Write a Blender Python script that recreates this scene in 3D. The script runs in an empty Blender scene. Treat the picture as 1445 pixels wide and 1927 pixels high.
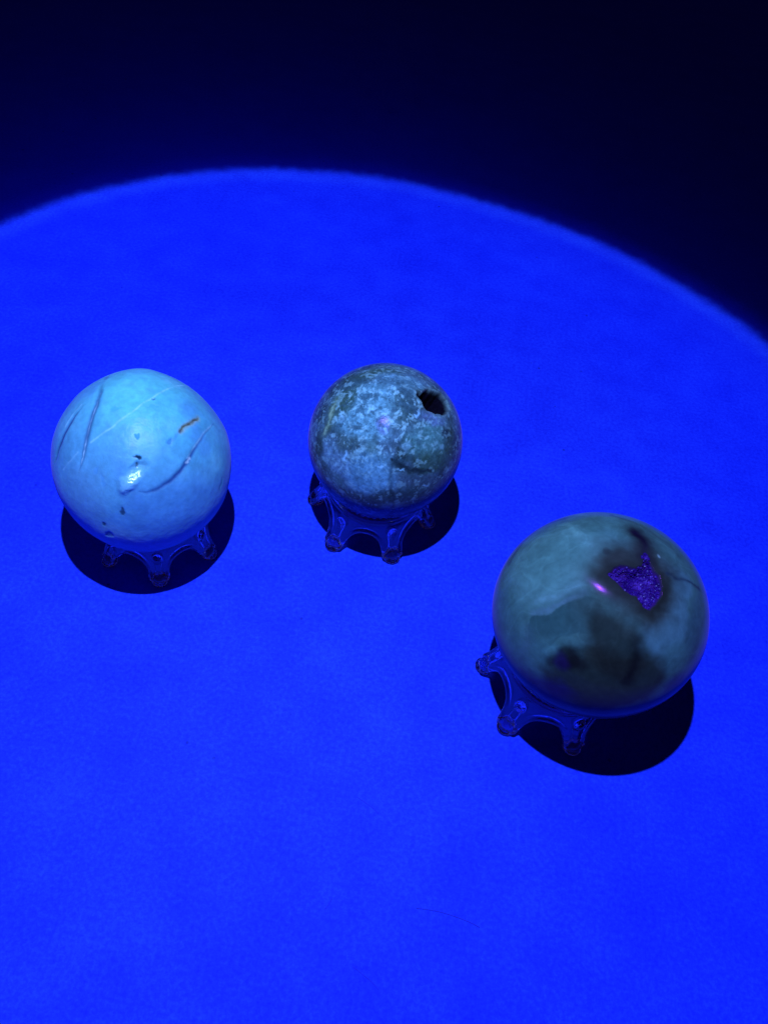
import bpy, bmesh, math
import numpy as np
from mathutils import Matrix, Vector

# ------------------------------------------------------------------ camera
U = 0.012                      # one design unit (outer foot radius of a stand) in metres
sc = bpy.context.scene
col = sc.collection
CAM = np.array([0.0, 0.0, 10.351757463756826])
ROT = np.array([[0.9796437856880286, -0.20074374999692485, 0.0],
                [0.15887545903077405, 0.775323546263408, -0.6112544373068336],
                [0.12270550794723398, 0.5988116109818722, 0.7914341494228728]])
PW, PH, PF = 1445.0, 1927.0, 1466.47
cd = bpy.data.cameras.new('camera')
cam = bpy.data.objects.new('camera', cd)
col.objects.link(cam)
M = Matrix([[*ROT[0], CAM[0] * U], [*ROT[1], CAM[1] * U], [*ROT[2], CAM[2] * U], [0, 0, 0, 1]])
cam.matrix_world = M
cd.sensor_fit = 'VERTICAL'
cd.sensor_height = 24.0
cd.lens = 24.0 * PF / PH
cd.clip_start = 0.005
cd.clip_end = 50.0
sc.camera = cam

# ------------------------------------------------------------------ world: an unlit room
world = bpy.data.worlds.new('World')
sc.world = world
world.use_nodes = True
wb = world.node_tree.nodes['Background']
wb.inputs['Color'].default_value = (0.50, 0.26, 0.75, 1)
wb.inputs['Strength'].default_value = 0.020
sc.view_settings.view_transform = 'Standard'
sc.view_settings.look = 'None'
sc.view_settings.exposure = 0.0
sc.view_settings.gamma = 1.0
sc.view_settings.use_curve_mapping = False
sc.render.engine = 'CYCLES'
sc.cycles.max_bounces = 14
sc.cycles.transmission_bounces = 12
sc.cycles.glossy_bounces = 6
sc.cycles.diffuse_bounces = 4
sc.cycles.sample_clamp_indirect = 6.0
sc.cycles.use_denoising = True


# ------------------------------------------------------------------ node helpers
class NT:
    def __init__(self, tree):
        self.t = tree
        self.n = tree.nodes
        self.l = tree.links

    def put(self, sock, v):
        if isinstance(v, bpy.types.NodeSocket):
            self.l.new(v, sock)
        else:
            sock.default_value = v

    def math(self, op, a, b=None, c=None, clamp=False):
        m = self.n.new('ShaderNodeMath')
        m.operation = op
        m.use_clamp = clamp
        self.put(m.inputs[0], a)
        if b is not None:
            self.put(m.inputs[1], b)
        if c is not None:
            self.put(m.inputs[2], c)
        return m.outputs[0]

    def vmath(self, op, a, b=None):
        m = self.n.new('ShaderNodeVectorMath')
        m.operation = op
        self.put(m.inputs[0], a)
        if b is not None:
            self.put(m.inputs[1], b)
        return m.outputs['Value'] if op in ('DOT_PRODUCT', 'LENGTH', 'DISTANCE') else m.outputs['Vector']

    def noise(self, vec, scale, detail=4, rough=0.5, dist=0.0):
        m = self.n.new('ShaderNodeTexNoise')
        self.put(m.inputs['Vector'], vec)
        m.inputs['Scale'].default_value = scale
        m.inputs['Detail'].default_value = detail
        m.inputs['Roughness'].default_value = rough
        m.inputs['Distortion'].default_value = dist
        return m.outputs['Fac']

    def ramp(self, fac, stops, interp='LINEAR'):
        m = self.n.new('ShaderNodeValToRGB')
        cr = m.color_ramp
        cr.interpolation = interp
        while len(cr.elements) > 1:
            cr.elements.remove(cr.elements[-1])
        cr.elements[0].position = stops[0][0]
        cr.elements[0].color = (*stops[0][1], 1)
        for p, c in stops[1:]:
            e = cr.elements.new(p)
            e.color = (*c, 1)
        self.put(m.inputs['Fac'], fac)
        return m.outputs['Color']

    def mixc(self, mode, fac, a, b):
        m = self.n.new('ShaderNodeMix')
        m.data_type = 'RGBA'
        m.blend_type = mode
        self.put(m.inputs[0], fac)
        self.put(m.inputs[6], a)
        self.put(m.inputs[7], b)
        return m.outputs[2]

    def smooth(self, v, a, b, lo=0.0, hi=1.0):
        m = self.n.new('ShaderNodeMapRange')
        m.interpolation_type = 'SMOOTHSTEP'
        self.put(m.inputs['Value'], v)
        m.inputs['From Min'].default_value = a
        m.inputs['From Max'].default_value = b
        m.inputs['To Min'].default_value = lo
        m.inputs['To Max'].default_value = hi
        return m.outputs['Result']

    def bump(self, h, strength, dist):
        m = self.n.new('ShaderNodeBump')
        m.inputs['Strength'].default_value = strength
        m.inputs['Distance'].default_value = dist
        self.put(m.inputs['Height'], h)
        return m.outputs['Normal']


def material(name):
    m = bpy.data.materials.new(name)
    m.use_nodes = True
    return m, NT(m.node_tree), m.node_tree.nodes['Principled BSDF']


# ------------------------------------------------------------------ the ultraviolet torch (out of frame, above)
LAMP = np.array([-1.34792447, 3.85792503, 16.9145051])
AXIS = np.array([0.03060945, 0.16978233, -0.9850061])
AXIS /= np.linalg.norm(AXIS)
ld = bpy.data.lights.new('ultraviolet_torch', 'SPOT')
torch = bpy.data.objects.new('ultraviolet_torch', ld)
col.objects.link(torch)
torch.location = Vector(LAMP * U)
torch.rotation_euler = Vector(AXIS).to_track_quat('-Z', 'Y').to_euler()
ld.spot_size = math.radians(165)
ld.spot_blend = 0.35
ld.shadow_soft_size = 0.0013
ld.energy = 2.4
ld.use_nodes = True
L = NT(ld.node_tree)
em = ld.node_tree.nodes['Emission']
geo = L.n.new('ShaderNodeNewGeometry')
inc = geo.outputs['Incoming']
cosv = L.math('ABSOLUTE', L.vmath('DOT_PRODUCT', inc, tuple(AXIS)))
ang = L.math('MULTIPLY', L.math('ARCCOSINE', cosv), 180 / math.pi)
# slightly ragged, not quite circular bezel edge of the beam
AX_U = np.cross(AXIS, [0, 0, 1.0])
AX_U /= np.linalg.norm(AX_U)
AX_V = np.cross(AX_U, AXIS)
rag = L.noise(inc, 230.0, 3, 0.9)
azi = L.math('ARCTAN2', L.vmath('DOT_PRODUCT', inc, tuple(AX_V)), L.vmath('DOT_PRODUCT', inc, tuple(AX_U)))
azi = L.math('MULTIPLY', azi, 1 / math.pi)
shape = L.ramp(azi, [(a_ / 180, (v_ - 29.5, 0, 0)) for a_, v_ in ((40, 31.48), (52, 31.46), (70, 30.98), (90, 30.65), (108, 30.87), (125, 31.03), (140, 30.9), (155, 30.5), (170, 30.5))], 'EASE')
sepc = L.n.new('ShaderNodeSeparateColor')
L.put(sepc.inputs[0], shape)
ang = L.math('ADD', ang, L.math('SUBTRACT', 1.35, sepc.outputs[0]))
near_rim = L.smooth(ang, 28.8, 30.2)
ang = L.math('ADD', ang, L.math('MULTIPLY', L.math('MULTIPLY', L.math('SUBTRACT', rag, 0.5), 1.8), near_rim))
E0 = 30.72
K = 1 / 60.0
beam = L.ramp(L.math('MULTIPLY', ang, K), [
    (0.0, (0.33, 0.50, 1.04)),
    (10 * K, (0.33, 0.47, 1.06)),
    (20 * K, (0.27, 0.38, 1.25)),
    (26 * K, (0.26, 0.41, 1.55)),
    (29.55 * K, (0.28, 0.44, 1.62)),
    (30.05 * K, (0.48, 0.80, 1.70)),
    (30.5 * K, (0.48, 0.82, 1.70)),
    (30.75 * K, (0.20, 0.24, 0.75)),
    (30.92 * K, (0.020, 0.018, 0.26)),
    (32.2 * K, (0.010, 0.008, 0.170)),
    (34.5 * K, (0.006, 0.005, 0.125)),
    (39 * K, (0.003, 0.003, 0.080)),
    (48 * K, (0.001, 0.001, 0.036)),
    (59 * K, (0.0005, 0.0008, 0.016)),
])
# the beam is a little stronger on its left, and its spill dies away to the right
side = L.vmath('DOT_PRODUCT', inc, (1.0, 0.0, 0.0))
down = L.vmath('DOT_PRODUCT', inc, (0.55, -0.85, 0.0))
L.put(em.inputs['Color'], beam)
SIDE_SIGN = 1.0
spread = L.smooth(L.math('MULTIPLY', side, SIDE_SIGN), -0.75, 0.75, 1.10, 0.90)
spread = L.math('MULTIPLY', spread, L.smooth(L.math('MULTIPLY', down, SIDE_SIGN), 0.05, 0.60, 1.04, 0.78))
spill = L.smooth(L.math('MULTIPLY', side, SIDE_SIGN), -0.35, 0.55, 1.0, 0.30)
isp = L.smooth(ang, 30.8, 32.5)
fac = L.math('ADD', L.math('MULTIPLY', spread, L.math('SUBTRACT', 1.0, isp)), L.math('MULTIPLY', spill, isp))
L.put(em.inputs['Strength'], fac)


# ------------------------------------------------------------------ numeric helpers
LATT = np.random.default_rng(20240).random((64, 64, 64)).astype(np.float32)


def vnoise(p, seed=0):
    p = p + np.array([seed * 7.31, seed * 3.17, seed * 5.77])
    f = np.floor(p)
    t = (p - f).astype(np.float32)
    f = f.astype(np.int32) & 63
    g = (f + 1) & 63
    t = t * t * t * (t * (t * 6 - 15) + 10)
    x, y, z = t[:, 0], t[:, 1], t[:, 2]
    X, Y, Z = (f[:, 0], g[:, 0]), (f[:, 1], g[:, 1]), (f[:, 2], g[:, 2])

    def ex(i, j):
        u = LATT[X[i], Y[j], Z[0]]
        return u + (LATT[X[i], Y[j], Z[1]] - u) * z
    a = ex(0, 0)
    a = a + (ex(0, 1) - a) * y
    b_ = ex(1, 0)
    b_ = b_ + (ex(1, 1) - b_) * y
    return (a + (b_ - a) * x) * 2 - 1


def fbm(p, scale, octaves=4, seed=0, gain=0.5):
    r, a, s = 0, 1.0, 0
    q = p * scale
    for o in range(octaves):
        r = r + a * vnoise(q + 17.3 * o, seed + o)
        s += a
        a *= gain
        q = q * 2.03
    return r / s


def vec_noise(p, scale, octaves, seed):
    return np.stack([fbm(p, scale, octaves, seed + 31 * k) for k in range(3)], 1)


def sstep(x, a, b):
    t = np.clip((x - a) / (b - a), 0, 1)
    return t * t * (3 - 2 * t)


def on_sphere(px, C, r):
    """surface direction of a sphere (centre C, radius r) met by the sight line of photo point px"""
    d = ROT @ np.array([(px[0] - PW / 2) / PF, -(px[1] - PH / 2) / PF, -1.0])
    d /= np.linalg.norm(d)
    oc = CAM - C
    b = oc @ d
    disc = b * b - (oc @ oc - r * r)
    if disc < 0:
        P = CAM - d * b
    else:
        P = CAM + d * (-b - math.sqrt(disc))
    n = P - C
    return n / np.linalg.norm(n)


class Stone:
    """a finely divided sphere whose shape and mineral pattern are worked out point by point"""

    def __init__(self, C, r):
        bm = bmesh.new()
        bmesh.ops.create_icosphere(bm, subdivisions=8, radius=1.0)
        me = bpy.data.meshes.new('stone')
        bm.to_mesh(me)
        bm.free()
        self.me = me
        n = np.empty(len(me.vertices) * 3)
        me.vertices.foreach_get('co', n)
        self.n = n.reshape(-1, 3)
        self.n /= np.linalg.norm(self.n, axis=1)[:, None]
        self.C, self.r = C, r
        self.c = np.zeros((len(self.n), 3))
        self.h = np.zeros(len(self.n))
        self.rough = np.full(len(self.n), 0.2)

    def at(self, px):
        return on_sphere(px, self.C, self.r)

    def px2u(self, w):        # photo pixels -> unit-sphere lengths
        return w * np.linalg.norm(self.C - CAM) / PF / self.r

    def line(self, pts, pos=None, widths=None):
        """distance to a polyline on the surface (unit-sphere lengths) and the position 0..1 along it"""
        pos = self.n if pos is None else pos
        v = [self.at(p) for p in pts]
        best = np.full(len(pos), 9.0)
        tt = np.zeros(len(pos))
        m = len(v) - 1
        for i in range(m):
            a, b = v[i], v[i + 1]
            ab = b - a
            t = np.clip(((pos - a) @ ab) / (ab @ ab), 0, 1)
            d = np.linalg.norm(pos - (a + t[:, None] * ab), axis=1)
            k = d < best
            best[k] = d[k]
            tt[k] = (i + t[k]) / m
        return best, tt

    def side(self, pts, i, pos=None):
        """signed offset (towards the lower edge of the photo) from polyline segment nearest"""
        pos = self.n if pos is None else pos
        v = np.array([self.at(p) for p in pts])
        d = np.linalg.norm(pos[:, None, :] - v[None], axis=2)
        k = np.clip(np.argmin(d, 1), 0, len(v) - 2)
        a, b = v[k], v[k + 1]
        nn = np.cross(b - a, a)
        nn /= np.linalg.norm(nn, axis=1)[:, None]
        return np.einsum('ij,ij->i', pos - a, nn) * i

    def blob(self, px, rx, ry, deg=0.0, pos=None):
        """elliptical distance: 1 on the rim of an ellipse with half axes rx, ry photo pixels, turned by deg"""
        pos = self.n if pos is None else pos
        c = self.at(px)
        up = ROT[:, 1]
        x = np.cross(up, c)
        x /= np.linalg.norm(x)
        y = np.cross(c, x)
        a = math.radians(deg)
        x, y = x * math.cos(a) + y * math.sin(a), -x * math.sin(a) + y * math.cos(a)
        q = pos - c
        u = (q @ x) / self.px2u(rx)
        v = (q @ y) / self.px2u(ry)
        w = (q @ c) / self.px2u((rx + ry) / 2)
        return np.sqrt(u * u + v * v + w * w)

    def poly(self, pts, pos=None):
        """signed distance (unit-sphere lengths, negative inside) to a closed outline on the surface"""
        pos = self.n if pos is None else pos
        v = np.array([self.at(p) for p in pts])
        c = v.mean(0)
        c /= np.linalg.norm(c)
        x = np.cross(ROT[:, 1], c)
        x /= np.linalg.norm(x)
        y = np.cross(c, x)
        P = np.stack([pos @ x, pos @ y], 1)
        V = np.stack([v @ x, v @ y], 1)
        d = np.full(len(P), 9.0)
        ins = np.zeros(len(P), bool)
        for i in range(len(V)):
            a, b = V[i], V[(i + 1) % len(V)]
            ab = b - a
            t = np.clip(((P - a) @ ab) / (ab @ ab), 0, 1)
            d = np.minimum(d, np.linalg.norm(P - a - t[:, None] * ab, axis=1))
            cond = (a[1] > P[:, 1]) != (b[1] > P[:, 1])
            xi = (b[0] - a[0]) * (P[:, 1] - a[1]) / (b[1] - a[1] + 1e-12) + a[0]
            ins ^= cond & (P[:, 0] < xi)
        d = np.where(ins, -d, d)
        return np.where(pos @ c > 0, d, 9.0)

    def mix(self, colr, f):
        f = np.clip(f, 0, 1)[:, None]
        self.c = self.c * (1 - f) + np.array(colr) * f

    def finish(self, name, mat, shape=None, smooth_h=True):
        R = self.r * (1 + self.h)
        co = self.n * R[:, None]
        if shape is not None:
            co = co @ np.asarray(shape).T
        self.co = co
        self.me.vertices.foreach_set('co', (co * U).ravel())
        at = self.me.color_attributes.new('mineral', 'FLOAT_COLOR', 'POINT')
        at.data.foreach_set('color', np.concatenate([self.c, self.rough[:, None]], 1).ravel())
        self.me.polygons.foreach_set('use_smooth', [True] * len(self.me.polygons))
        self.me.name = name
        self.me.materials.append(mat)
        self.me.update()
        o = bpy.data.objects.new(name, self.me)
        col.objects.link(o)
        o.location = Vector(self.C * U)
        return o


def stone_material(name, grain_scale, grain_amt, bump_scale, bump_amt, spec=0.2, sheen=0.12, aniso=None, ior=1.5, tint=(1.0, 0.35, 1.0)):
    m, T, b = material(name)
    a = T.n.new('ShaderNodeAttribute')
    a.attribute_name = 'mineral'
    tc = T.n.new('ShaderNodeTexCoord')
    v = T.vmath('SCALE', tc.outputs['Object'])
    v.node.inputs['Scale'].default_value = 1 / U
    g = T.noise(v, grain_scale, 6, 0.65)
    g = T.smooth(g, 0.25, 0.75, 1 - grain_amt, 1 + grain_amt)
    c = T.vmath('SCALE', a.outputs['Color'])
    T.put(c.node.inputs['Scale'], g)
    T.put(b.inputs['Base Color'], c)
    hn = T.noise(v, bump_scale, 5, 0.6)
    ro = T.math('ADD', a.outputs['Alpha'], T.math('MULTIPLY', T.math('SUBTRACT', hn, 0.5), 0.15), clamp=True)
    T.put(b.inputs['Roughness'], ro)
    T.put(b.inputs['Normal'], T.bump(hn, bump_amt, 0.0004))
    b.inputs['IOR'].default_value = ior
    solid = T.smooth(a.outputs['Alpha'], 0.6, 0.85, 1.0, 0.0)
    T.put(b.inputs['Specular IOR Level'], T.math('MULTIPLY', solid, spec))
    b.inputs['Specular Tint'].default_value = (*tint, 1)
    T.put(b.inputs['Sheen Weight'], T.math('MULTIPLY', solid, sheen))
    b.inputs['Sheen Roughness'].default_value = 0.4
    b.inputs['Sheen Tint'].default_value = (0.55, 0.25, 1.0, 1)
    if aniso is not None:
        cv = T.n.new('ShaderNodeCombineXYZ')
        for i in range(3):
            cv.inputs[i].default_value = aniso[i]
        T.put(b.inputs['Tangent'], cv.outputs[0])
        b.inputs['Anisotropic'].default_value = 0.78
    return m


def tag(o, label=None, cat=None, group=None, kind=None):
    if label:
        o['label'] = label
    if cat:
        o['category'] = cat
    if group:
        o['group'] = group
    if kind:
        o['kind'] = kind


# ------------------------------------------------------------------ the table top
def build_table():
    m, T, b = material('blue_lit_paper')
    tc = T.n.new('ShaderNodeTexCoord')
    v = T.vmath('SCALE', tc.outputs['Object'])
    v.node.inputs['Scale'].default_value = 1 / U
    n1 = T.noise(v, 1.3, 5, 0.6)
    n2 = T.noise(v, 17.0, 5, 0.75)
    n3 = T.noise(v, 0.35, 3, 0.5)
    f = T.math('ADD', T.math('MULTIPLY', T.math('SUBTRACT', n1, 0.5), 0.8), T.math('MULTIPLY', T.math('SUBTRACT', n2, 0.5), 1.9))
    f = T.math('ADD', f, T.math('MULTIPLY', T.math('SUBTRACT', n3, 0.5), 0.5))
    f = T.math('ADD', f, 0.5, clamp=True)
    c = T.ramp(f, [(0.0, (0.006, 0.018, 0.62)), (0.5, (0.012, 0.041, 0.78)), (1.0, (0.021, 0.080, 0.88))])
    # tiny dark specks in the paper
    vo = T.n.new('ShaderNodeTexVoronoi')
    T.put(vo.inputs['Vector'], v)
    vo.inputs['Scale'].default_value = 2.2
    sp = T.smooth(vo.outputs['Distance'], 0.035, 0.07)
    pick = T.smooth(T.noise(v, 0.9, 2, 0.5), 0.50, 0.62)
    sp = T.math('MAXIMUM', sp, T.math('SUBTRACT', 1.0, pick))
    sp = T.math('ADD', T.math('MULTIPLY', sp, 0.45), 0.55)
    c2 = T.vmath('SCALE', c)
    T.put(c2.node.inputs['Scale'], sp)
    T.put(b.inputs['Base Color'], c2)
    b.inputs['Roughness'].default_value = 0.75
    b.inputs['Specular IOR Level'].default_value = 0.15
    T.put(b.inputs['Normal'], T.bump(T.math('ADD', n2, T.noise(v, 40.0, 3, 0.7)), 0.12, 0.0003))
    S = 3.0
    me = bpy.data.meshes.new('tabletop')
    me.from_pydata([(-S, -S, 0), (S, -S, 0), (S, S, 0), (-S, S, 0)], [], [(0, 1, 2, 3)])
    me.materials.append(m)
    o = bpy.data.objects.new('tabletop', me)
    col.objects.link(o)
    tag(o, 'flat matt paper-covered tabletop lit deep blue inside a round torch beam', kind='structure')


build_table()


def ground(px):
    d = ROT @ np.array([(px[0] - PW / 2) / PF, -(px[1] - PH / 2) / PF, -1.0])
    return CAM + d * (-CAM[2] / d[2])


# ------------------------------------------------------------------ lint: fine hairs lying on the paper
def build_lint():
    m, T, b = material('lint')
    b.inputs['Base Color'].default_value = (0.009, 0.025, 0.56, 1)
    b.inputs['Roughness'].default_value = 0.8
    specs = [([(783, 1709), (800, 1711), (825, 1715), (848, 1722), (870, 1730), (888, 1737), (902, 1745)], 0.012,
              'curved dark hair on the blue paper below the spheres, longest of the lint fibres'),
             ([(611, 1711), (617, 1705), (622, 1697), (625, 1691)], 0.010,
              'short slanted lint fibre on the blue paper, left of the curved hair'),
             ([(664, 1819), (680, 1832), (697, 1845), (712, 1862)], 0.009,
              'faint slanted lint fibre nearest the bottom edge of the photo'),
             ([(672, 1500), (690, 1512), (706, 1524), (712, 1531)], 0.009,
              'short lint fibre on the blue paper midway between the middle sphere and the bottom edge')]
    for pts, w, label in specs:
        P = np.array([ground(p) for p in pts])
        P[:, 2] = w * 0.2
        cu = bpy.data.curves.new('lint', 'CURVE')
        cu.dimensions = '3D'
        cu.bevel_depth = w * 0.55 * U
        cu.bevel_resolution = 1
        s = cu.splines.new('NURBS')
        s.points.add(len(P) - 1)
        for i, p in enumerate(P):
            s.points[i].co = (*(p * U), 1)
        s.order_u = 3
        s.use_endpoint_u = True
        tmp = bpy.data.objects.new('lint_tmp', cu)
        col.objects.link(tmp)
        me = bpy.data.meshes.new_from_object(tmp.evaluated_get(bpy.context.evaluated_depsgraph_get()))
        bpy.data.objects.remove(tmp)
        c = Vector((P.mean(0) * [1, 1, 0]) * U)
        me.transform(Matrix.Translation(-c))
        me.name = 'lint_fibre'
        me.materials.clear()
        me.materials.append(m)
        o = bpy.data.objects.new('lint_fibre', me)
        o.location = c
        col.objects.link(o)
        tag(o, label, 'lint', 'lint fibres on the paper')


build_lint()

# ------------------------------------------------------------------ clear crown stands
RING_R, RING_Z, RING_T = 0.568, 0.741, 0.062


BALLS = {}


def unit_ball(seg):
    if seg not in BALLS:
        b_ = bmesh.new()
        bmesh.ops.create_uvsphere(b_, u_segments=seg, v_segments=max(6, seg // 2), radius=1.0)
        BALLS[seg] = ([v.co.copy() for v in b_.verts], [[v.index for v in f.verts] for f in b_.faces])
        b_.free()
    return BALLS[seg]


def add_ball(bm, c, rx, ry=None, rz=None, seg=16, rot=None):
    M4 = Matrix.Diagonal((rx, ry or rx, rz or rx, 1))
    if rot is not None:
        M4 = rot @ M4
    M4 = Matrix.Translation(Vector(c)) @ M4
    vs, fs = unit_ball(seg)
    nv_ = [bm.verts.new(M4 @ v) for v in vs]
    for f in fs:
        bm.faces.new([nv_[i] for i in f])


def add_torus(bm, R, z, r, nu=144, nv=14):
    vs = []
    for i in range(nu):
        a = 2 * math.pi * i / nu
        row = []
        for j in range(nv):
            b = 2 * math.pi * j / nv
            rr = R + r * math.cos(b)
            row.append(bm.verts.new((rr * math.cos(a), rr * math.sin(a), z + r * math.sin(b))))
        vs.append(row)
    for i in range(nu):
        for j in range(nv):
            bm.faces.new((vs[i][j], vs[(i + 1) % nu][j], vs[(i + 1) % nu][(j + 1) % nv], vs[i][(j + 1) % nv]))


# flank profile from the ring down and outwards to the foot: (radius, height)
PROF = np.array([(0.60, 0.74), (0.655, 0.66), (0.70, 0.56), (0.735, 0.45), (0.77, 0.34), (0.815, 0.23), (0.865, 0.14), (0.89, 0.11)])
seg_l = np.r_[0, np.cumsum(np.linalg.norm(np.diff(PROF, axis=0), axis=1))]
S_TOT = seg_l[-1]


def prof(s):
    return np.interp(s, seg_l, PROF[:, 0]), np.interp(s, seg_l, PROF[:, 1])


def prof_n(s):
    r0, z0 = prof(s - 0.02)
    r1, z1 = prof(s + 0.02)
    d = np.array([r1 - r0, z1 - z0])
    d = d / np.linalg.norm(d)
    return -d[1], d[0]            # outward normal (radius, height)


LEG_W = 0.105


def s_edge(phi):
    """how far down the flank reaches at angle phi (radians) from a leg's axis"""
    r = 0.80
    x = r * abs(phi)
    if x < LEG_W:
        return S_TOT
    a = r * math.pi / 6 - LEG_W
    t = (r * math.pi / 6 - x) / a          # 0 at the middle of the arch, 1 at the leg
    t = min(max(t, 0), 1)
    top = 0.265
    return top + (S_TOT - top) * (1 - math.sqrt(max(0.0, 1 - t ** 2.3)))


def build_stand_mesh():
    bm = bmesh.new()
    add_torus(bm, RING_R, RING_Z, RING_T)
    add_torus(bm, 0.665, 0.665, 0.045)
    nb = 48
    for i in range(nb):
        a = 2 * math.pi * i / nb
        add_ball(bm, (0.632 * math.cos(a), 0.632 * math.sin(a), 0.742), 0.026, seg=8)
    # flank with arches: a closed slab
    xs = []
    for leg in range(6):
        for t in np.linspace(-1, 1, 61)[:-1]:
            xs.append((leg * math.pi / 3 + t * math.pi / 6, t * math.pi / 6))
    ns = 16
    th = 0.036
    gi, go = [], []
    for a, phi in xs:
        e = s_edge(phi)
        ri, ro = [], []
        for j in range(ns + 1):
            s = e * j / ns
            r, z = prof(s)
            nr, nz = prof_n(s)
            for lst, k in ((ri, -th), (ro, th)):
                lst.append(bm.verts.new(((r + nr * k) * math.cos(a), (r + nr * k) * math.sin(a), z + nz * k)))
        gi.append(ri)
        go.append(ro)
    N = len(xs)
    for i in range(N):
        k = (i + 1) % N
        for j in range(ns):
            bm.faces.new((go[i][j], go[i][j + 1], go[k][j + 1], go[k][j]))
            bm.faces.new((gi[i][j], gi[k][j], gi[k][j + 1], gi[i][j + 1]))
        bm.faces.new((go[i][ns], gi[i][ns], gi[k][ns], go[k][ns]))
        bm.faces.new((go[i][0], go[k][0], gi[k][0], gi[i][0]))
    # rolled rim along the arches
    for i in range(0, N):
        a, phi = xs[i]
        e0, e1 = s_edge(phi), s_edge(xs[(i + 1) % N][1])
        a1 = xs[(i + 1) % N][0] if i + 1 < N else a + math.pi / 180
        m = max(1, int(abs(e1 - e0) / 0.03))
        for q in range(m):
            f = q / m
            s = e0 + (e1 - e0) * f
            aa = a + (a1 - a) * f
            r, z = prof(s)
            add_ball(bm, (r * math.cos(aa), r * math.sin(aa), max(z, 0.05)), 0.050, seg=8)
    for leg in range(6):
        a = leg * math.pi / 3
        ca, sa = math.cos(a), math.sin(a)
        rz = Matrix.Rotation(a, 4, 'Z')
        # round foot
        add_ball(bm, (0.855 * ca, 0.855 * sa, 0.125), 0.108, 0.108, 0.085, 20)
        add_ball(bm, (0.870 * ca, 0.870 * sa, 0.045), 0.130, 0.130, 0.045, 24)
        # raised oval boss at the root of the leg
        s = 0.30
        r, z = prof(s)
        nr, nz = prof_n(s)
        tilt = math.atan2(nr, nz)
        add_ball(bm, ((r + nr * 0.035) * ca, (r + nr * 0.035) * sa, z + nz * 0.035), 0.095, 0.082, 0.07, 20,
                 rot=rz @ Matrix.Rotation(tilt, 4, 'Y'))
        # spine of the leg below it
        for s in np.linspace(0.42, S_TOT, 12):
            r, z = prof(s)
            add_ball(bm, (r * ca, r * sa, z), 0.062, seg=12)
    bmesh.ops.recalc_face_normals(bm, faces=bm.faces)
    me = bpy.data.meshes.new('stand_tmp')
    bm.to_mesh(me)
    bm.free()
    o = bpy.data.objects.new('stand_tmp', me)
    col.objects.link(o)
    rm = o.modifiers.new('r', 'REMESH')
    rm.mode = 'VOXEL'
    rm.voxel_size = 0.0105
    sm = o.modifiers.new('s', 'SMOOTH')
    sm.factor = 0.5
    sm.iterations = 12
    out = bpy.data.meshes.new_from_object(o.evaluated_get(bpy.context.evaluated_depsgraph_get()))
    bpy.data.objects.remove(o)
    return out


def split_stand(me):
    """cut the moulded piece into ring, legs and feet along shared edges, keeping one smooth skin"""
    nv = len(me.vertices)
    co = np.empty(nv * 3)
    me.vertices.foreach_get('co', co)
    co = co.reshape(-1, 3)
    no = np.empty(nv * 3)
    me.vertices.foreach_get('normal', no)
    no = no.reshape(-1, 3)
    nf = len(me.polygons)
    faces = [tuple(p.vertices) for p in me.polygons]
    cen = np.array([co[list(f)].mean(0) for f in faces])
    ang_ = np.arctan2(cen[:, 1], cen[:, 0])
    rad = np.hypot(cen[:, 0], cen[:, 1])
    leg = np.round(ang_ / (math.pi / 3)).astype(int) % 6
    isleg = cen[:, 2] < 0.47
    isfoot = (cen[:, 2] < 0.235)
    out = {}
    for key in [('ring', 0)] + [('leg', i) for i in range(6)] + [('foot', i) for i in range(6)]:
        if key[0] == 'ring':
            sel = ~isleg
        elif key[0] == 'leg':
            sel = isleg & ~isfoot & (leg == key[1])
        else:
            sel = isfoot & (leg == key[1])
        idx = np.nonzero(sel)[0]
        vs = sorted({v for i in idx for v in faces[i]})
        mp = {v: i for i, v in enumerate(vs)}
        m = bpy.data.meshes.new(key[0])
        m.from_pydata((co[vs] * U).tolist(), [], [[mp[v] for v in faces[i]] for i in idx])
        m.polygons.foreach_set('use_smooth', [True] * len(idx))
        m.update()
        m.normals_split_custom_set_from_vertices([tuple(no[v]) for v in vs])
        out[key] = m
    return out


acr, T, b = material('clear_acrylic')
b.inputs['Base Color'].default_value = (0.72, 0.70, 0.94, 1)
b.inputs['Roughness'].default_value = 0.02
b.inputs['IOR'].default_value = 1.49
b.inputs['Sheen Weight'].default_value = 1.0
b.inputs['Sheen Roughness'].default_value = 0.16
b.inputs['Sheen Tint'].default_value = (0.80, 0.66, 1.0, 1)
b.inputs['Coat Weight'].default_value = 0.4
b.inputs['Coat Roughness'].default_value = 0.11
b.inputs['Coat IOR'].default_value = 2.2
b.inputs['Transmission Weight'].default_value = 1.0
STAND = split_stand(build_stand_mesh())
for m_ in STAND.values():
    m_.materials.append(acr)


def make_stand(x, y, rot, s, sz, label):
    root = bpy.data.objects.new('display_stand', None)
    root.empty_display_size = 0.005
    col.objects.link(root)
    root.location = (x * U, y * U, 0)
    root.rotation_euler = (0, 0, rot)
    root.scale = (s, s, sz)
    tag(root, label, 'stand', 'clear crown-shaped stands holding the stone spheres')
    r = bpy.data.objects.new('seat_ring', STAND[('ring', 0)])
    col.objects.link(r)
    r.parent = root
    for i in range(6):
        l = bpy.data.objects.new('leg', STAND[('leg', i)])
        col.objects.link(l)
        l.parent = root
        f = bpy.data.objects.new('foot', STAND[('foot', i)])
        col.objects.link(f)
        f.parent = l


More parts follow.
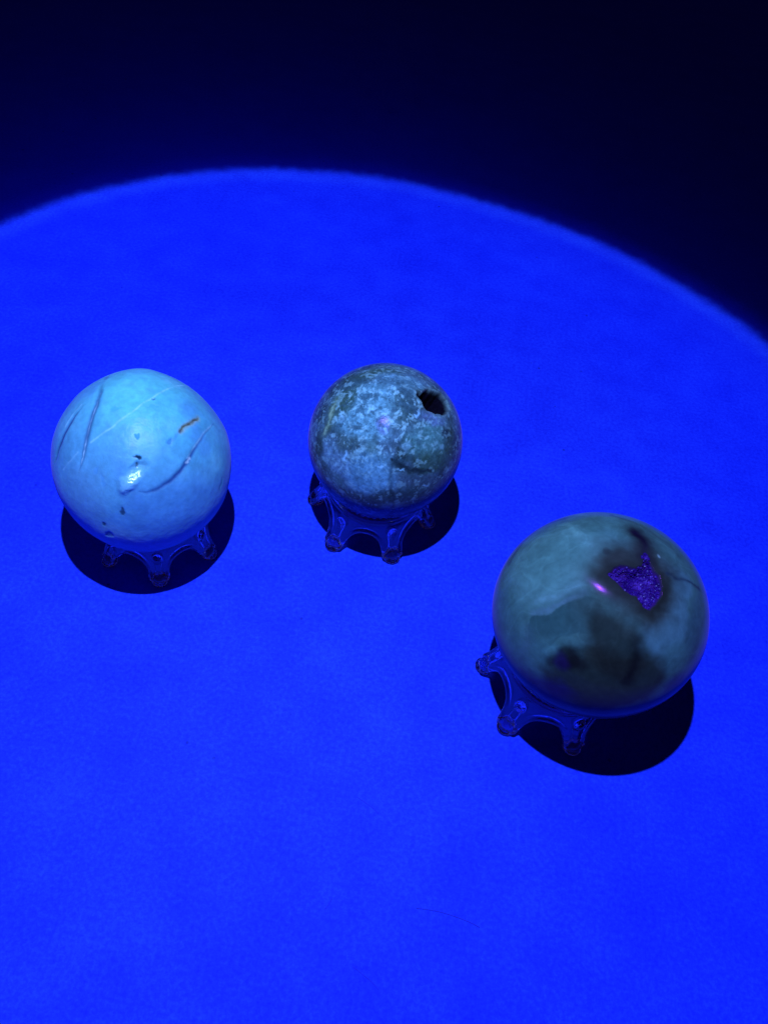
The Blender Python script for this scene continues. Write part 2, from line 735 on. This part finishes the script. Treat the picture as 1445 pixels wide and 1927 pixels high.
SP = {  # stand x, y, turn, scale; sphere radius and nudge from the stand's axis
    'A': (-3.363, 6.640, -2.289, 0.975, 1.215, 0.0, -0.05, 0.950),
    'B': (-0.210, 7.930, 3.135, 1.090, 1.141, 0.018, -0.046, 1.070),
    'C': (2.850, 5.420, 3.035, 1.090, 1.310, 0.062, 0.068, 1.120),
}
make_stand(*SP['A'][:4], SP['A'][7], 'clear crown-shaped stand under the pale blue cracked sphere')
make_stand(*SP['B'][:4], SP['B'][7], 'clear crown-shaped stand under the small mottled sphere with the dark hole')
make_stand(*SP['C'][:4], SP['C'][7], 'clear crown-shaped stand under the large dark sphere with the purple crystal pocket')


def sphere_centre(k):
    x, y, rot, s, r, dx, dy, sz = SP[k]
    z = RING_Z * sz + math.sqrt((r + RING_T * s) ** 2 - (RING_R * s) ** 2) + 0.004
    return np.array([x + dx, y + dy, z])


# ------------------------------------------------------------------ A: pale blue stone with grooves
def build_A():
    C = sphere_centre('A')
    S = Stone(C, SP['A'][4])
    n = S.n
    nw = n + vec_noise(n, 7.0, 3, 5) * 0.014
    nw2 = n + vec_noise(n, 2.2, 3, 9) * 0.10
    f1 = fbm(n, 2.0, 4, 11)
    f2 = fbm(n, 5.0, 4, 21)
    f3 = fbm(n, 16.0, 3, 23)
    S.c[:] = (0.135, 0.50, 0.76)
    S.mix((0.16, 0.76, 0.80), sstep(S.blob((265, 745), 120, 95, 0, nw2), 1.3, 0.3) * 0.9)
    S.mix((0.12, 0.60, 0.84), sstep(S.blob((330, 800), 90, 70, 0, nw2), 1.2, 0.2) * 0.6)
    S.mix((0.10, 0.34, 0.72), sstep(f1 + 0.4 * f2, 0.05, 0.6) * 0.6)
    S.mix((0.20, 0.62, 0.80), sstep(-f1 + 0.5 * f2, 0.1, 0.7) * 0.5)
    S.mix((0.085, 0.30, 0.74), sstep(S.blob((330, 950), 110, 60, 20, nw2), 1.2, 0.4) * 0.6)
    S.mix((0.22, 0.58, 0.74), sstep(S.blob((215, 1000), 45, 30, -20, nw2), 1.3, 0.3) * 0.8)
    S.mix((0.15, 0.42, 0.72), sstep(S.blob((160, 930), 50, 60, 0, nw2), 1.2, 0.4) * 0.6)
    S.mix((0.22, 0.34, 0.72), sstep(S.blob((300, 1020), 80, 25, 10, nw2), 1.3, 0.4) * 0.7)
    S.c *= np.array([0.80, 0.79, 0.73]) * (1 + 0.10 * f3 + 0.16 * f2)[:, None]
    S.h += 0.012 * fbm(n, 1.4, 2, 41) + 0.0035 * fbm(n, 4.5, 3, 43) + 0.0009 * f3
    S.rough[:] = 0.45 + 0.10 * f2

    def groove(pts, w, depth, dark, amt, taper=True, ridge=0.0, ridge_col=(0.45, 0.80, 0.86)):
        d, t = S.line(pts, nw)
        prof_ = np.sin(np.pi * np.clip(t, 0.03, 0.97)) ** 0.5 if taper else 1.0
        ww = S.px2u(w) * prof_
        g = np.exp(-(d / ww) ** 2)
        S.h -= depth * g * prof_
        S.mix(dark, g * amt * prof_)
        if ridge:
            g2 = np.exp(-(d / (S.px2u(ridge) * prof_)) ** 2) * (0.45 + 0.55 * sstep(fbm(n, 14, 3, 77), -0.35, 0.35))
            S.mix(ridge_col, g2 * 0.65)
            S.h += depth * 0.6 * g2

    groove([(212, 698), (203, 712), (190, 745), (180, 772), (171, 800), (163, 835), (157, 862), (149, 890)], 5.2, 0.014,
           (0.02, 0.08, 0.22), 0.95, ridge=1.3, ridge_col=(0.6, 1.0, 1.0))
    groove([(156, 768), (140, 786), (126, 808), (114, 832), (106, 855), (101, 878)], 4.5, 0.018, (0.02, 0.07, 0.22), 1.0)
    groove([(410, 800), (396, 815), (380, 835), (370, 851), (360, 868), (345, 888), (326, 906), (302, 920), (280, 928), (266, 925)],
           4.2, 0.011, (0.02, 0.08, 0.26), 1.0)
    # bright lips beside the grooves and the thin healed seam
    for pts, w, a in (([(366, 724), (345, 729), (320, 738), (290, 754), (262, 772), (235, 790), (205, 813), (172, 837)], 1.5, 0.55),
                      ([(148, 853), (135, 867), (118, 884)], 1.5, 0.3),
                      ([(405, 803), (390, 818), (375, 838), (358, 864)], 1.8, 0.6),
                      ([(152, 766), (136, 784), (122, 806)], 1.8, 0.4)):
        d, t = S.line(pts, nw)
        g = np.exp(-(d / S.px2u(w)) ** 2)
        S.mix((0.42, 0.82, 0.88), g * a)
        S.h += 0.002 * g
    # rust-coloured crack
    d, t = S.line([(378, 792), (370, 797), (360, 802), (351, 808), (344, 815)], n + vec_noise(n, 14.0, 3, 3) * 0.018)
    S.mix((0.42, 0.36, 0.12), np.exp(-(d / S.px2u(4.8)) ** 2) * 0.6)
    g = np.exp(-(d / S.px2u(2.4)) ** 2)
    S.mix((0.06, 0.045, 0.02), g * 0.9)
    S.h -= 0.015 * g
    d, t = S.line([(344, 815), (338, 822), (332, 830)], nw)
    S.mix((0.06, 0.20, 0.42), np.exp(-(d / S.px2u(3.0)) ** 2) * 0.4)
    # pits and bruises
    nz = n + vec_noise(n, 20.0, 3, 60) * 0.032
    for px, rx, ry, dg, dep, colr, am in (
            ((262, 862), 6, 3.5, -20, 0.016, (0.02, 0.08, 0.16), 0.95), ((259, 877), 4, 3.5, 40, 0.014, (0.02, 0.10, 0.20), 0.9),
            ((262, 823), 3, 3.5, 30, 0.004, (0.05, 0.22, 0.36), 0.6), ((323, 835), 7, 5, 10, 0.010, (0.05, 0.16, 0.40), 0.75),
            ((292, 755), 3, 2.5, 0, 0.010, (0.04, 0.15, 0.30), 0.8), ((293, 770), 8, 6, 0, 0.006, (0.08, 0.34, 0.52), 0.55),
            ((220, 773), 10, 7, 0, 0.008, (0.07, 0.38, 0.62), 0.7), ((232, 962), 5, 9, -25, 0.012, (0.035, 0.12, 0.28), 0.8),
            ((197, 985), 4, 6, -30, 0.010, (0.04, 0.13, 0.28), 0.75), ((207, 1003), 10, 6, 25, 0.014, (0.045, 0.14, 0.34), 0.8),
            ((182, 888), 9, 5, 60, 0.004, (0.08, 0.30, 0.62), 0.4), ((196, 905), 4, 14, 10, 0.004, (0.08, 0.30, 0.62), 0.35),
            ((425, 913), 5, 14, 0, 0.008, (0.05, 0.16, 0.35), 0.6), ((361, 868), 3, 7, -35, -0.003, (0.70, 0.92, 0.92), 0.7)):
        e = sstep(S.blob(px, rx, ry, dg, nz), 1.3, 0.6)
        S.mix(np.array(colr) * (0.5 if colr[0] < 0.045 else 1.0), e * (min(1.0, am * 1.1) if colr[0] < 0.045 else am * 0.7))
        S.h -= dep * 0.5 * e
        S.rough = np.maximum(S.rough, e * 0.9 * (dep > 0))
    # patch shaped to carry the lamp highlight, with a paler tint painted in
    e = sstep(S.blob((253, 898), 27, 11, 50, n + vec_noise(n, 12.0, 3, 90) * 0.03), 1.5, 0.35)
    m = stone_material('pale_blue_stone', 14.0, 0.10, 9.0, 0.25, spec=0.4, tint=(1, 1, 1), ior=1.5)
    pb = m.node_tree.nodes['Principled BSDF']
    pb.inputs['Subsurface Weight'].default_value = 0.4
    pb.inputs['Subsurface Radius'].default_value = (0.7, 1.0, 1.0)
    pb.inputs['Subsurface Scale'].default_value = 0.0035
    # worn, slightly egg-shaped body with flattened shoulders
    for px, dep in (((372, 735), 0.030), ((425, 880), 0.02), ((140, 735), 0.012)):
        q = n @ S.at(px)
        S.h -= dep * sstep(q, 0.80, 1.0)
    S.chip = e
    up = ROT[:, 1]
    r_ = ROT[:, 0]
    M3 = np.eye(3) + 0.028 * np.outer(up, up) - 0.028 * np.outer(r_, r_)
    # highlight patch: tilt the skin there so that it faces halfway between lamp and eye
    c = S.at((252, 897))
    P = C + S.r * c
    a = (LAMP - P) / np.linalg.norm(LAMP - P) + (CAM - P) / np.linalg.norm(CAM - P)
    a /= np.linalg.norm(a)
    t = a - c * (a @ c)
    S.h += -(n - c) @ t * e * 1.0 + 0.003 * e * fbm(n, 30.0, 3, 95)
    S.rough = S.rough * (1 - e) + 0.20 * e
    S.mix((0.35, 0.75, 0.85), e * 0.4)  # highlight's pale tint painted into the colour
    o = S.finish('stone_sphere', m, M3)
    o.location += Vector((ROT[:, 1] * 0.012 - ROT[:, 0] * 0.012) * U)
    tag(o, 'pale blue stone sphere with long grooves and a small rust-coloured crack', 'sphere', 'polished stone spheres on crown stands')


# ------------------------------------------------------------------ B: mottled stone with a dark hole
def build_B():
    C = sphere_centre('B')
    S = Stone(C, SP['B'][4])
    n = S.n
    nw = n + vec_noise(n, 3.5, 4, 105) * 0.12
    nf = n + vec_noise(n, 11.0, 3, 108) * 0.035
    f0 = fbm(n, 2.2, 3, 110)
    f1 = fbm(n, 5.0, 4, 111, 0.6)
    f2 = fbm(n, 13.0, 4, 121, 0.65)
    f3 = fbm(n + vec_noise(n, 6, 2, 130) * 0.08, 24.0, 3, 131, 0.6)
    S.c[:] = (0.075, 0.175, 0.34)
    S.mix((0.035, 0.08, 0.12), sstep(f0 + 0.7 * f1, -0.05, 0.35))
    S.mix((0.09, 0.24, 0.30), sstep(-f0 + 0.4 * f1, 0.1, 0.5) * 0.7)
    # brighter bodies
    S.mix((0.14, 0.40, 0.66), sstep(S.blob((690, 765), 68, 62, 0, nw), 1.25, 0.6) * 0.95)
    S.mix((0.13, 0.36, 0.62), sstep(S.blob((765, 725), 60, 26, -35, nw), 1.2, 0.5) * 0.6)
    S.mix((0.12, 0.36, 0.70), sstep(S.blob((695, 895), 52, 40, 0, nw), 1.25, 0.6) * 0.95)
    S.mix((0.13, 0.30, 0.60), sstep(S.blob((632, 860), 32, 45, 30, nw), 1.25, 0.5) * 0.7)
    S.mix((0.085, 0.27, 0.36), sstep(S.blob((805, 832), 48, 44, 0, nw), 1.2, 0.5) * 0.8)
    S.mix((0.13, 0.24, 0.62), sstep(S.blob((812, 788), 30, 12, -15, nf), 1.3, 0.5) * 0.75)
    S.mix((0.16, 0.28, 0.75), sstep(S.blob((720, 800), 13, 18, 0, nf), 1.2, 0.6) * 0.85)
    S.mix((0.10, 0.17, 0.42), sstep(S.blob((790, 905), 50, 14, -5, nf), 1.3, 0.5) * 0.6)
    # darker bodies
    S.mix((0.05, 0.13, 0.13), sstep(S.blob((700, 702), 70, 16, 12, nw), 1.3, 0.4) * 0.85)
    S.mix((0.045, 0.115, 0.11), sstep(S.blob((645, 755), 26, 40, -30, nf), 1.4, 0.5) * 0.9)
    S.mix((0.05, 0.11, 0.12), sstep(S.blob((660, 835), 26, 20, 10, nw), 1.4, 0.4) * 0.7)
    S.mix((0.045, 0.11, 0.10), sstep(S.blob((815, 865), 46, 18, 10, nw), 1.4, 0.4) * 0.8)
    S.mix((0.05, 0.12, 0.14), sstep(S.blob((755, 770), 26, 34, 0, nw), 1.4, 0.4) * 0.6)
    S.mix((0.035, 0.08, 0.09), sstep(S.blob((655, 930), 40, 18, -25, nw), 1.4, 0.4) * 0.8)
    S.mix((0.045, 0.10, 0.12), sstep(S.blob((845, 845), 16, 45, 0, nf), 1.4, 0.4) * 0.7)
    S.mix((0.03, 0.07, 0.08), sstep(S.blob((600, 835), 16, 26, 0, nf), 1.3, 0.5) * 0.85)
    S.mix((0.03, 0.08, 0.13), sstep(S.blob((610, 905), 10, 26, 20, nf), 1.3, 0.5) * 0.7)
    S.mix((0.035, 0.085, 0.15), sstep(S.blob((790, 935), 55, 26, 0, nw), 1.2, 0.4) * 0.75)
    S.mix((0.02, 0.05, 0.11), sstep(S.blob((838, 817), 12, 8, -10, nf), 1.3, 0.5) * 0.9)
    S.mix((0.03, 0.08, 0.15), sstep(S.blob((668, 805), 14, 5, 0, nf), 1.3, 0.5) * 0.7)
    dq = S.poly([(739, 868), (775, 888), (812, 893), (852, 882), (846, 925), (800, 962), (741, 970)], nf)
    S.mix((0.035, 0.085, 0.13), sstep(dq, S.px2u(3), -S.px2u(6)) * 0.5)
    S.mix((0.02, 0.055, 0.09), sstep(S.blob((752, 868), 16, 16, 0, nf), 1.3, 0.4) * 0.85)
    S.mix((0.05, 0.10, 0.34), sstep(S.blob((725, 965), 95, 18, 0, nw), 1.4, 0.5) * 0.6)
    # curdled fine mottling, strongest in the bright upper left
    k = 0.55 + 0.45 * sstep(S.blob((700, 780), 90, 75), 1.5, 0.6)
    S.mix((0.03, 0.085, 0.16), sstep(f2 + 0.6 * f3 + 0.7 * f1, 0.05, 0.26) * 0.72 * k)
    S.mix((0.26, 0.58, 0.86), sstep(-f2 + 0.6 * f3, 0.12, 0.36) * 0.62 * k)
    S.c *= np.array([0.92, 0.82, 0.62]) * (1 + 0.65 * f3 * k + 0.2 * f2)[:, None]
    # yellow-green streak
    d, t = S.line([(634, 753), (628, 768), (622, 785), (616, 800), (611, 815)], nf)
    S.mix((0.42, 0.62, 0.42), np.exp(-(d / S.px2u(3.4)) ** 2) * sstep(f2, -0.35, 0.1) * 0.9)
    S.mix((0.12, 0.22, 0.14), np.exp(-(d / S.px2u(11.0)) ** 2) * 0.5)
    # dark cracks
    for pts, w, a, dep in (([(737, 866), (748, 874), (762, 880), (778, 886), (796, 888), (812, 889)], 4.8, 0.95, 0.008),
                           ([(738, 862), (737, 890), (735, 915), (740, 945), (736, 965)], 3.2, 0.55, 0.003),
                           ([(710, 838), (707, 826), (704, 815)], 2.5, 0.55, 0.002),
                           ([(660, 890), (672, 900), (690, 905)], 2.5, 0.35, 0.001)):
        d, t = S.line(pts, nf)
        g = np.exp(-(d / (S.px2u(w) * (0.5 + 0.8 * np.sin(np.pi * t)))) ** 2)
        S.mix((0.012, 0.025, 0.035), g * a)
        S.h -= dep * g
    # pale flecks
    for px, rx, ry, dg in (((786, 776), 7, 3, 50), ((781, 781), 3, 5, 20), ((756, 884), 9, 2.2, -12), ((716, 878), 8, 2.2, -10),
                           ((798, 916), 7, 2.5, 10), ((700, 770), 5, 2.2, 35), ((737, 740), 2.5, 2, 0), ((765, 842), 6, 10, -20),
                           ((642, 786), 6, 9, 20), ((832, 842), 4, 7, -20), ((648, 858), 10, 3, 40), ((740, 705), 6, 4, 0)):
        e = sstep(S.blob(px, rx, ry, dg, nf + vec_noise(n, 30.0, 2, 170) * 0.02), 1.3, 0.5)
        S.mix((0.26, 0.55, 0.74), e * (0.75 if min(rx, ry) < 4 else 0.3))
    S.h += 0.004 * fbm(n, 1.6, 2, 141) + 0.0016 * f2 * k
    S.rough[:] = 0.17 + 0.06 * f1
    # the open hole, its broken rim and the notch beside it
    nh = n + vec_noise(n, 9.0, 4, 150) * 0.034
    dh = S.poly([(789, 740), (799, 733), (815, 734), (831, 742), (842, 756), (846, 769), (838, 779), (819, 778), (803, 771), (794, 762)], nh)
    dn = S.poly([(783, 733), (790, 737), (795, 748), (796, 758), (790, 752), (785, 744)], nh)
    dh = np.minimum(dh, dn)
    S.mix((0.10, 0.14, 0.10), np.exp(-np.maximum(dh, 0) / S.px2u(4.0)) * 0.45)
    e = sstep(dh, S.px2u(1.0), -S.px2u(1.5))
    S.mix((0.004, 0.003, 0.008), e)  # shade inside the hole painted in as near black
    S.h -= 0.26 * sstep(dh, S.px2u(1.0), -S.px2u(14.0)) + 0.05 * e
    S.rough = S.rough * (1 - e) + 1.0 * e
    m = stone_material('mottled_stone', 20.0, 0.32, 12.0, 0.12, spec=0.06, tint=(0.8, 0.45, 1.0), ior=1.5)
    o = S.finish('stone_sphere', m)
    tag(o, 'small mottled blue and grey-green stone sphere with a dark open hole', 'sphere', 'polished stone spheres on crown stands')


# ------------------------------------------------------------------ C: dark banded stone with crystal pocket
def build_C():
    BAR = ROT @ np.array([0.76, -0.65, 0.0])
    C = sphere_centre('C')
    S = Stone(C, SP['C'][4])
    n = S.n
    nw = n + vec_noise(n, 2.6, 5, 205) * 0.17
    nf = n + vec_noise(n, 7.0, 5, 208) * 0.045
    f0 = fbm(n, 1.8, 3, 210)
    f1 = fbm(n, 4.0, 4, 211, 0.55)
    f2 = fbm(n, 12.0, 4, 221, 0.6)
    TEAL = (0.085, 0.215, 0.215)
    S.c[:] = TEAL
    S.mix((0.06, 0.14, 0.17), sstep(f0 + 0.4 * f1, 0.05, 0.5) * 0.8)
    S.mix((0.10, 0.27, 0.29), sstep(-f0 + 0.4 * f1, 0.05, 0.5) * 0.6)
    # upper-left eye with rings
    e = S.blob((1040, 1045), 72, 56, 15, nw)
    S.mix((0.10, 0.255, 0.265), sstep(e, 1.9, 1.0) * 0.9)
    S.mix((0.075, 0.205, 0.215), sstep(e, 1.0, 0.6) * 0.9)
    S.mix((0.14, 0.33, 0.36), np.exp(-((e - 1.18) / 0.10) ** 2) * 0.6)
    S.mix((0.13, 0.31, 0.33), np.exp(-((e - 0.92) / 0.05) ** 2) * 0.4)
    S.mix((0.13, 0.31, 0.33), np.exp(-((e - 1.42) / 0.06) ** 2) * 0.4)
    S.mix((0.13, 0.30, 0.32), sstep(S.blob((1045, 1060), 90, 75, 15, nw), 1.3, 0.9) * 0.5)
    # pale wisps
    for pts, w, a, c in (([(1062, 985), (1075, 993), (1088, 1004)], 6, 0.7, (0.22, 0.50, 0.50)),
                         ([(1088, 1004), (1104, 1018), (1122, 1034), (1128, 1052), (1120, 1068)], 7, 0.5, (0.17, 0.38, 0.42)),
                         ([(1010, 1130), (1040, 1122), (1068, 1110), (1092, 1096), (1108, 1086)], 6, 0.55, (0.19, 0.40, 0.48)),
                         ([(1004, 1158), (1030, 1148), (1052, 1138), (1075, 1126), (1100, 1112)], 6, 0.65, (0.17, 0.32, 0.46)),
                         ([(1140, 1000), (1160, 1015), (1180, 1030)], 16, 0.6, (0.12, 0.29, 0.34)),
                         ([(950, 1010), (985, 990), (1030, 975), (1080, 966), (1140, 968)], 7, 0.5, (0.14, 0.22, 0.42)),
                         ([(1000, 1190), (990, 1215), (985, 1240)], 12, 0.35, (0.12, 0.20, 0.32))):
        d, t = S.line(pts, nf)
        S.mix(c, np.exp(-(d / S.px2u(w)) ** 2) * a * (0.75 + 0.5 * f2))
    # dark zone under the wisp, with a crisp upper edge
    dz = S.poly([(1000, 1164), (1030, 1153), (1055, 1143), (1075, 1131), (1104, 1117), (1130, 1130), (1150, 1170), (1120, 1190),
                 (1060, 1200), (1020, 1230), (990, 1225)], nf)
    S.mix((0.045, 0.125, 0.14), sstep(dz, S.px2u(1.5), -S.px2u(2.5)) * sstep(-S.blob((1050, 1150), 95, 60), -1.4, -0.4) * 0.85)
    # right lobe
    S.mix((0.115, 0.27, 0.34), sstep(S.blob((1258, 1165), 46, 92, -12, nw), 1.2, 0.85) * 0.85)
    S.mix((0.05, 0.12, 0.16), sstep(S.blob((1305, 1200), 30, 60, -10, nw), 1.3, 0.5) * 0.8)
    S.mix((0.08, 0.21, 0.22), sstep(S.blob((1265, 1250), 40, 40, 0, nw), 1.25, 0.6) * 0.8)
    S.mix((0.11, 0.28, 0.36), np.exp(-(S.line([(1215, 1195), (1205, 1225), (1212, 1265), (1200, 1300)], nf)[0] / S.px2u(9)) ** 2) * 0.5)
    # large brown bodies
    BR = (0.020, 0.022, 0.020)
    S.mix((0.045, 0.075, 0.075), sstep(S.blob((1150, 1180), 75, 60, 0, nw), 1.2, 0.4) * 0.55)
    S.mix((0.030, 0.042, 0.036), sstep(S.blob((1125, 1290), 102, 72, 0, nw), 1.15, 0.80) * 0.92)
    S.mix((0.050, 0.068, 0.052), sstep(S.blob((1120, 1305), 60, 30, 0, nw), 1.3, 0.3) * 0.5)
    S.mix(BR, sstep(S.blob((1160, 1210), 42, 55, 15, nw), 1.3, 0.65) * 0.75)
    S.mix((0.012, 0.012, 0.016), sstep(S.blob((1060, 1232), 34, 26, 0, nw), 1.4, 0.5) * 0.9)
    S.mix((0.03, 0.012, 0.16), sstep(S.blob((1057, 1247), 13, 22, 10, nf), 1.3, 0.2) * 0.5)
    S.mix((0.008, 0.008, 0.012), np.exp(-(S.line([(1203, 1200), (1198, 1225), (1192, 1255), (1180, 1285)], nf)[0] / S.px2u(8)) ** 2) * 0.7)
    S.mix((0.02, 0.018, 0.16), sstep(S.blob((1020, 1290), 60, 34, -30, nw), 1.3, 0.4) * 0.8)  # table's blue reflection painted in as a tint at lower left
    S.mix((0.02, 0.03, 0.13), sstep(S.blob((1265, 1285), 26, 22, 40, nf), 1.2, 0.5) * 0.6)
    # halo of the pocket and its neck
    POCK = [(1144, 1080), (1152, 1066), (1168, 1060), (1190, 1064), (1205, 1060), (1212, 1052), (1222, 1056), (1230, 1068), (1242, 1084),
            (1246, 1104), (1241, 1124), (1235, 1142), (1224, 1150), (1210, 1140), (1196, 1122), (1176, 1110), (1160, 1096)]
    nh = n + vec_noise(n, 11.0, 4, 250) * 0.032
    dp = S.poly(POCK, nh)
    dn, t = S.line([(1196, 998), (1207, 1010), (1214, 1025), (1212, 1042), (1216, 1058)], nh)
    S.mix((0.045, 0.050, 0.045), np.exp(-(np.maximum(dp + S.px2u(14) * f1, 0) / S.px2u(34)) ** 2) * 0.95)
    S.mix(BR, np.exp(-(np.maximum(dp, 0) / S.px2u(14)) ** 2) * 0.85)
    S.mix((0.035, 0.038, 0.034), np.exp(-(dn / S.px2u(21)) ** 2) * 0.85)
    S.mix((0.04, 0.05, 0.05), sstep(S.blob((1160, 1044), 32, 14, 10, nf), 1.4, 0.4) * 0.8)
    S.mix((0.03, 0.04, 0.05), sstep(S.blob((1138, 1034), 8, 8, 0, nf), 1.3, 0.4) * 0.8)
    gn = np.exp(-((dn + S.px2u(5) * f1) / S.px2u(14)) ** 2)
    S.mix((0.010, 0.006, 0.025), gn)
    S.h -= 0.010 * gn
    # fine vein on the right shoulder
    d, t = S.line([(1255, 1082), (1275, 1086), (1295, 1095), (1312, 1108), (1332, 1122)], nf)
    S.mix((0.025, 0.05, 0.09), np.exp(-(d / S.px2u(3.5)) ** 2) * 0.85)
    d, t = S.line([(960, 1060), (985, 1020), (1020, 990), (1060, 974)], nf)
    S.mix((0.03, 0.06, 0.09), np.exp(-(d / S.px2u(7)) ** 2) * 0.6)
    d, t = S.line([(1150, 968), (1195, 984), (1240, 1010), (1275, 1045)], nf)
    S.mix((0.04, 0.07, 0.08), np.exp(-(d / S.px2u(6)) ** 2) * 0.5)
    S.mix((0.3, 0.45, 0.5), sstep(S.blob((1238, 1045), 2.5, 4, 0), 1.3, 0.5) * 0.8)
    S.c *= np.array([0.66, 0.70, 0.56]) * (1 + 0.16 * f2 + 0.16 * f1)[:, None]
    bands = fbm(n + vec_noise(n, 2.4, 3, 260) * 0.30, 3.2, 3, 261)
    S.c *= (1 + 0.25 * (np.exp(-((bands - 0.12) / 0.05) ** 2) - np.exp(-((bands + 0.10) / 0.07) ** 2) * 0.6) * 0.55)[:, None]
    # open pocket
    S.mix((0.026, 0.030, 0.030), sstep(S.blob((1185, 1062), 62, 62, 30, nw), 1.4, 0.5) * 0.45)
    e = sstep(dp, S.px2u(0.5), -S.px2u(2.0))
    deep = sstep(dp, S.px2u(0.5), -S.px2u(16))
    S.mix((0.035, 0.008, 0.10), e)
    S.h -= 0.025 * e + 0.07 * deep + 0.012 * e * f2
    S.h += 0.003 * fbm(n, 1.5, 2, 241)
    S.rough[:] = 0.17 + 0.04 * f1
    S.rough = S.rough * (1 - e) + 0.55 * e
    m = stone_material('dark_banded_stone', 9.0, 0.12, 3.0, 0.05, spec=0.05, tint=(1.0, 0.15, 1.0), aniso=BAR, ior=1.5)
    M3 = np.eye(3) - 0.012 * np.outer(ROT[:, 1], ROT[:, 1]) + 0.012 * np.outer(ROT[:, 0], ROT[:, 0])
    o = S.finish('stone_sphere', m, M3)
    tag(o, 'large dark teal and brown stone sphere with a purple crystal pocket', 'sphere', 'polished stone spheres on crown stands')

    # crystals lining the pocket
    cm, T, b = material('amethyst_druse')
    tc = T.n.new('ShaderNodeTexCoord')
    v = T.vmath('SCALE', tc.outputs['Object'])
    v.node.inputs['Scale'].default_value = 1 / U
    cc = T.ramp(T.noise(v, 6.0, 4, 0.7), [(0.34, (0.010, 0.001, 0.06)), (0.52, (0.028, 0.004, 0.14)), (0.72, (0.11, 0.035, 0.34))])
    T.put(b.inputs['Base Color'], cc)
    b.inputs['Roughness'].default_value = 0.38
    b.inputs['IOR'].default_value = 1.55
    b.inputs['Specular IOR Level'].default_value = 0.15
    rng = np.random.default_rng(4)
    inside = np.nonzero((dp < -S.px2u(1.0)) | ((dn < S.px2u(5)) & (t > 0.75)))[0]
    pick = rng.choice(inside, size=min(520, len(inside)), replace=False)
    V, F = [], []
    for i in pick:
        p = S.co[i]
        nn = n[i]
        nn = nn + rng.normal(0, 0.24, 3)
        nn /= np.linalg.norm(nn)
        x = np.cross(nn, [0.3, 0.4, 0.86])
        x /= np.linalg.norm(x)
        y = np.cross(nn, x)
        r = S.px2u(rng.uniform(1.4, 3.0)) * S.r
        h = r * rng.uniform(0.6, 1.5)
        k = len(V)
        a0 = rng.uniform(0, 6.28)
        for j in range(6):
            a = a0 + j * math.pi / 3
            q = x * math.cos(a) * r + y * math.sin(a) * r
            V.append(p - nn * r * 0.4 + q)
        for j in range(6):
            a = a0 + j * math.pi / 3
            q = (x * math.cos(a) + y * math.sin(a)) * r * 0.9
            V.append(p + nn * h * 0.4 + q)
        V.append(p + nn * h)
        for j in range(6):
            F.append((k + j, k + (j + 1) % 6, k + 6 + (j + 1) % 6, k + 6 + j))
            F.append((k + 6 + j, k + 6 + (j + 1) % 6, k + 12))
    me = bpy.data.meshes.new('crystal_lining')
    me.from_pydata([tuple(q * U) for q in V], [], F)
    me.materials.append(cm)
    c = bpy.data.objects.new('crystal_lining', me)
    col.objects.link(c)
    c.parent = o
    tag(c, 'purple sparkling crystals lining the pocket', kind='stuff')


build_A()
build_B()
build_C()
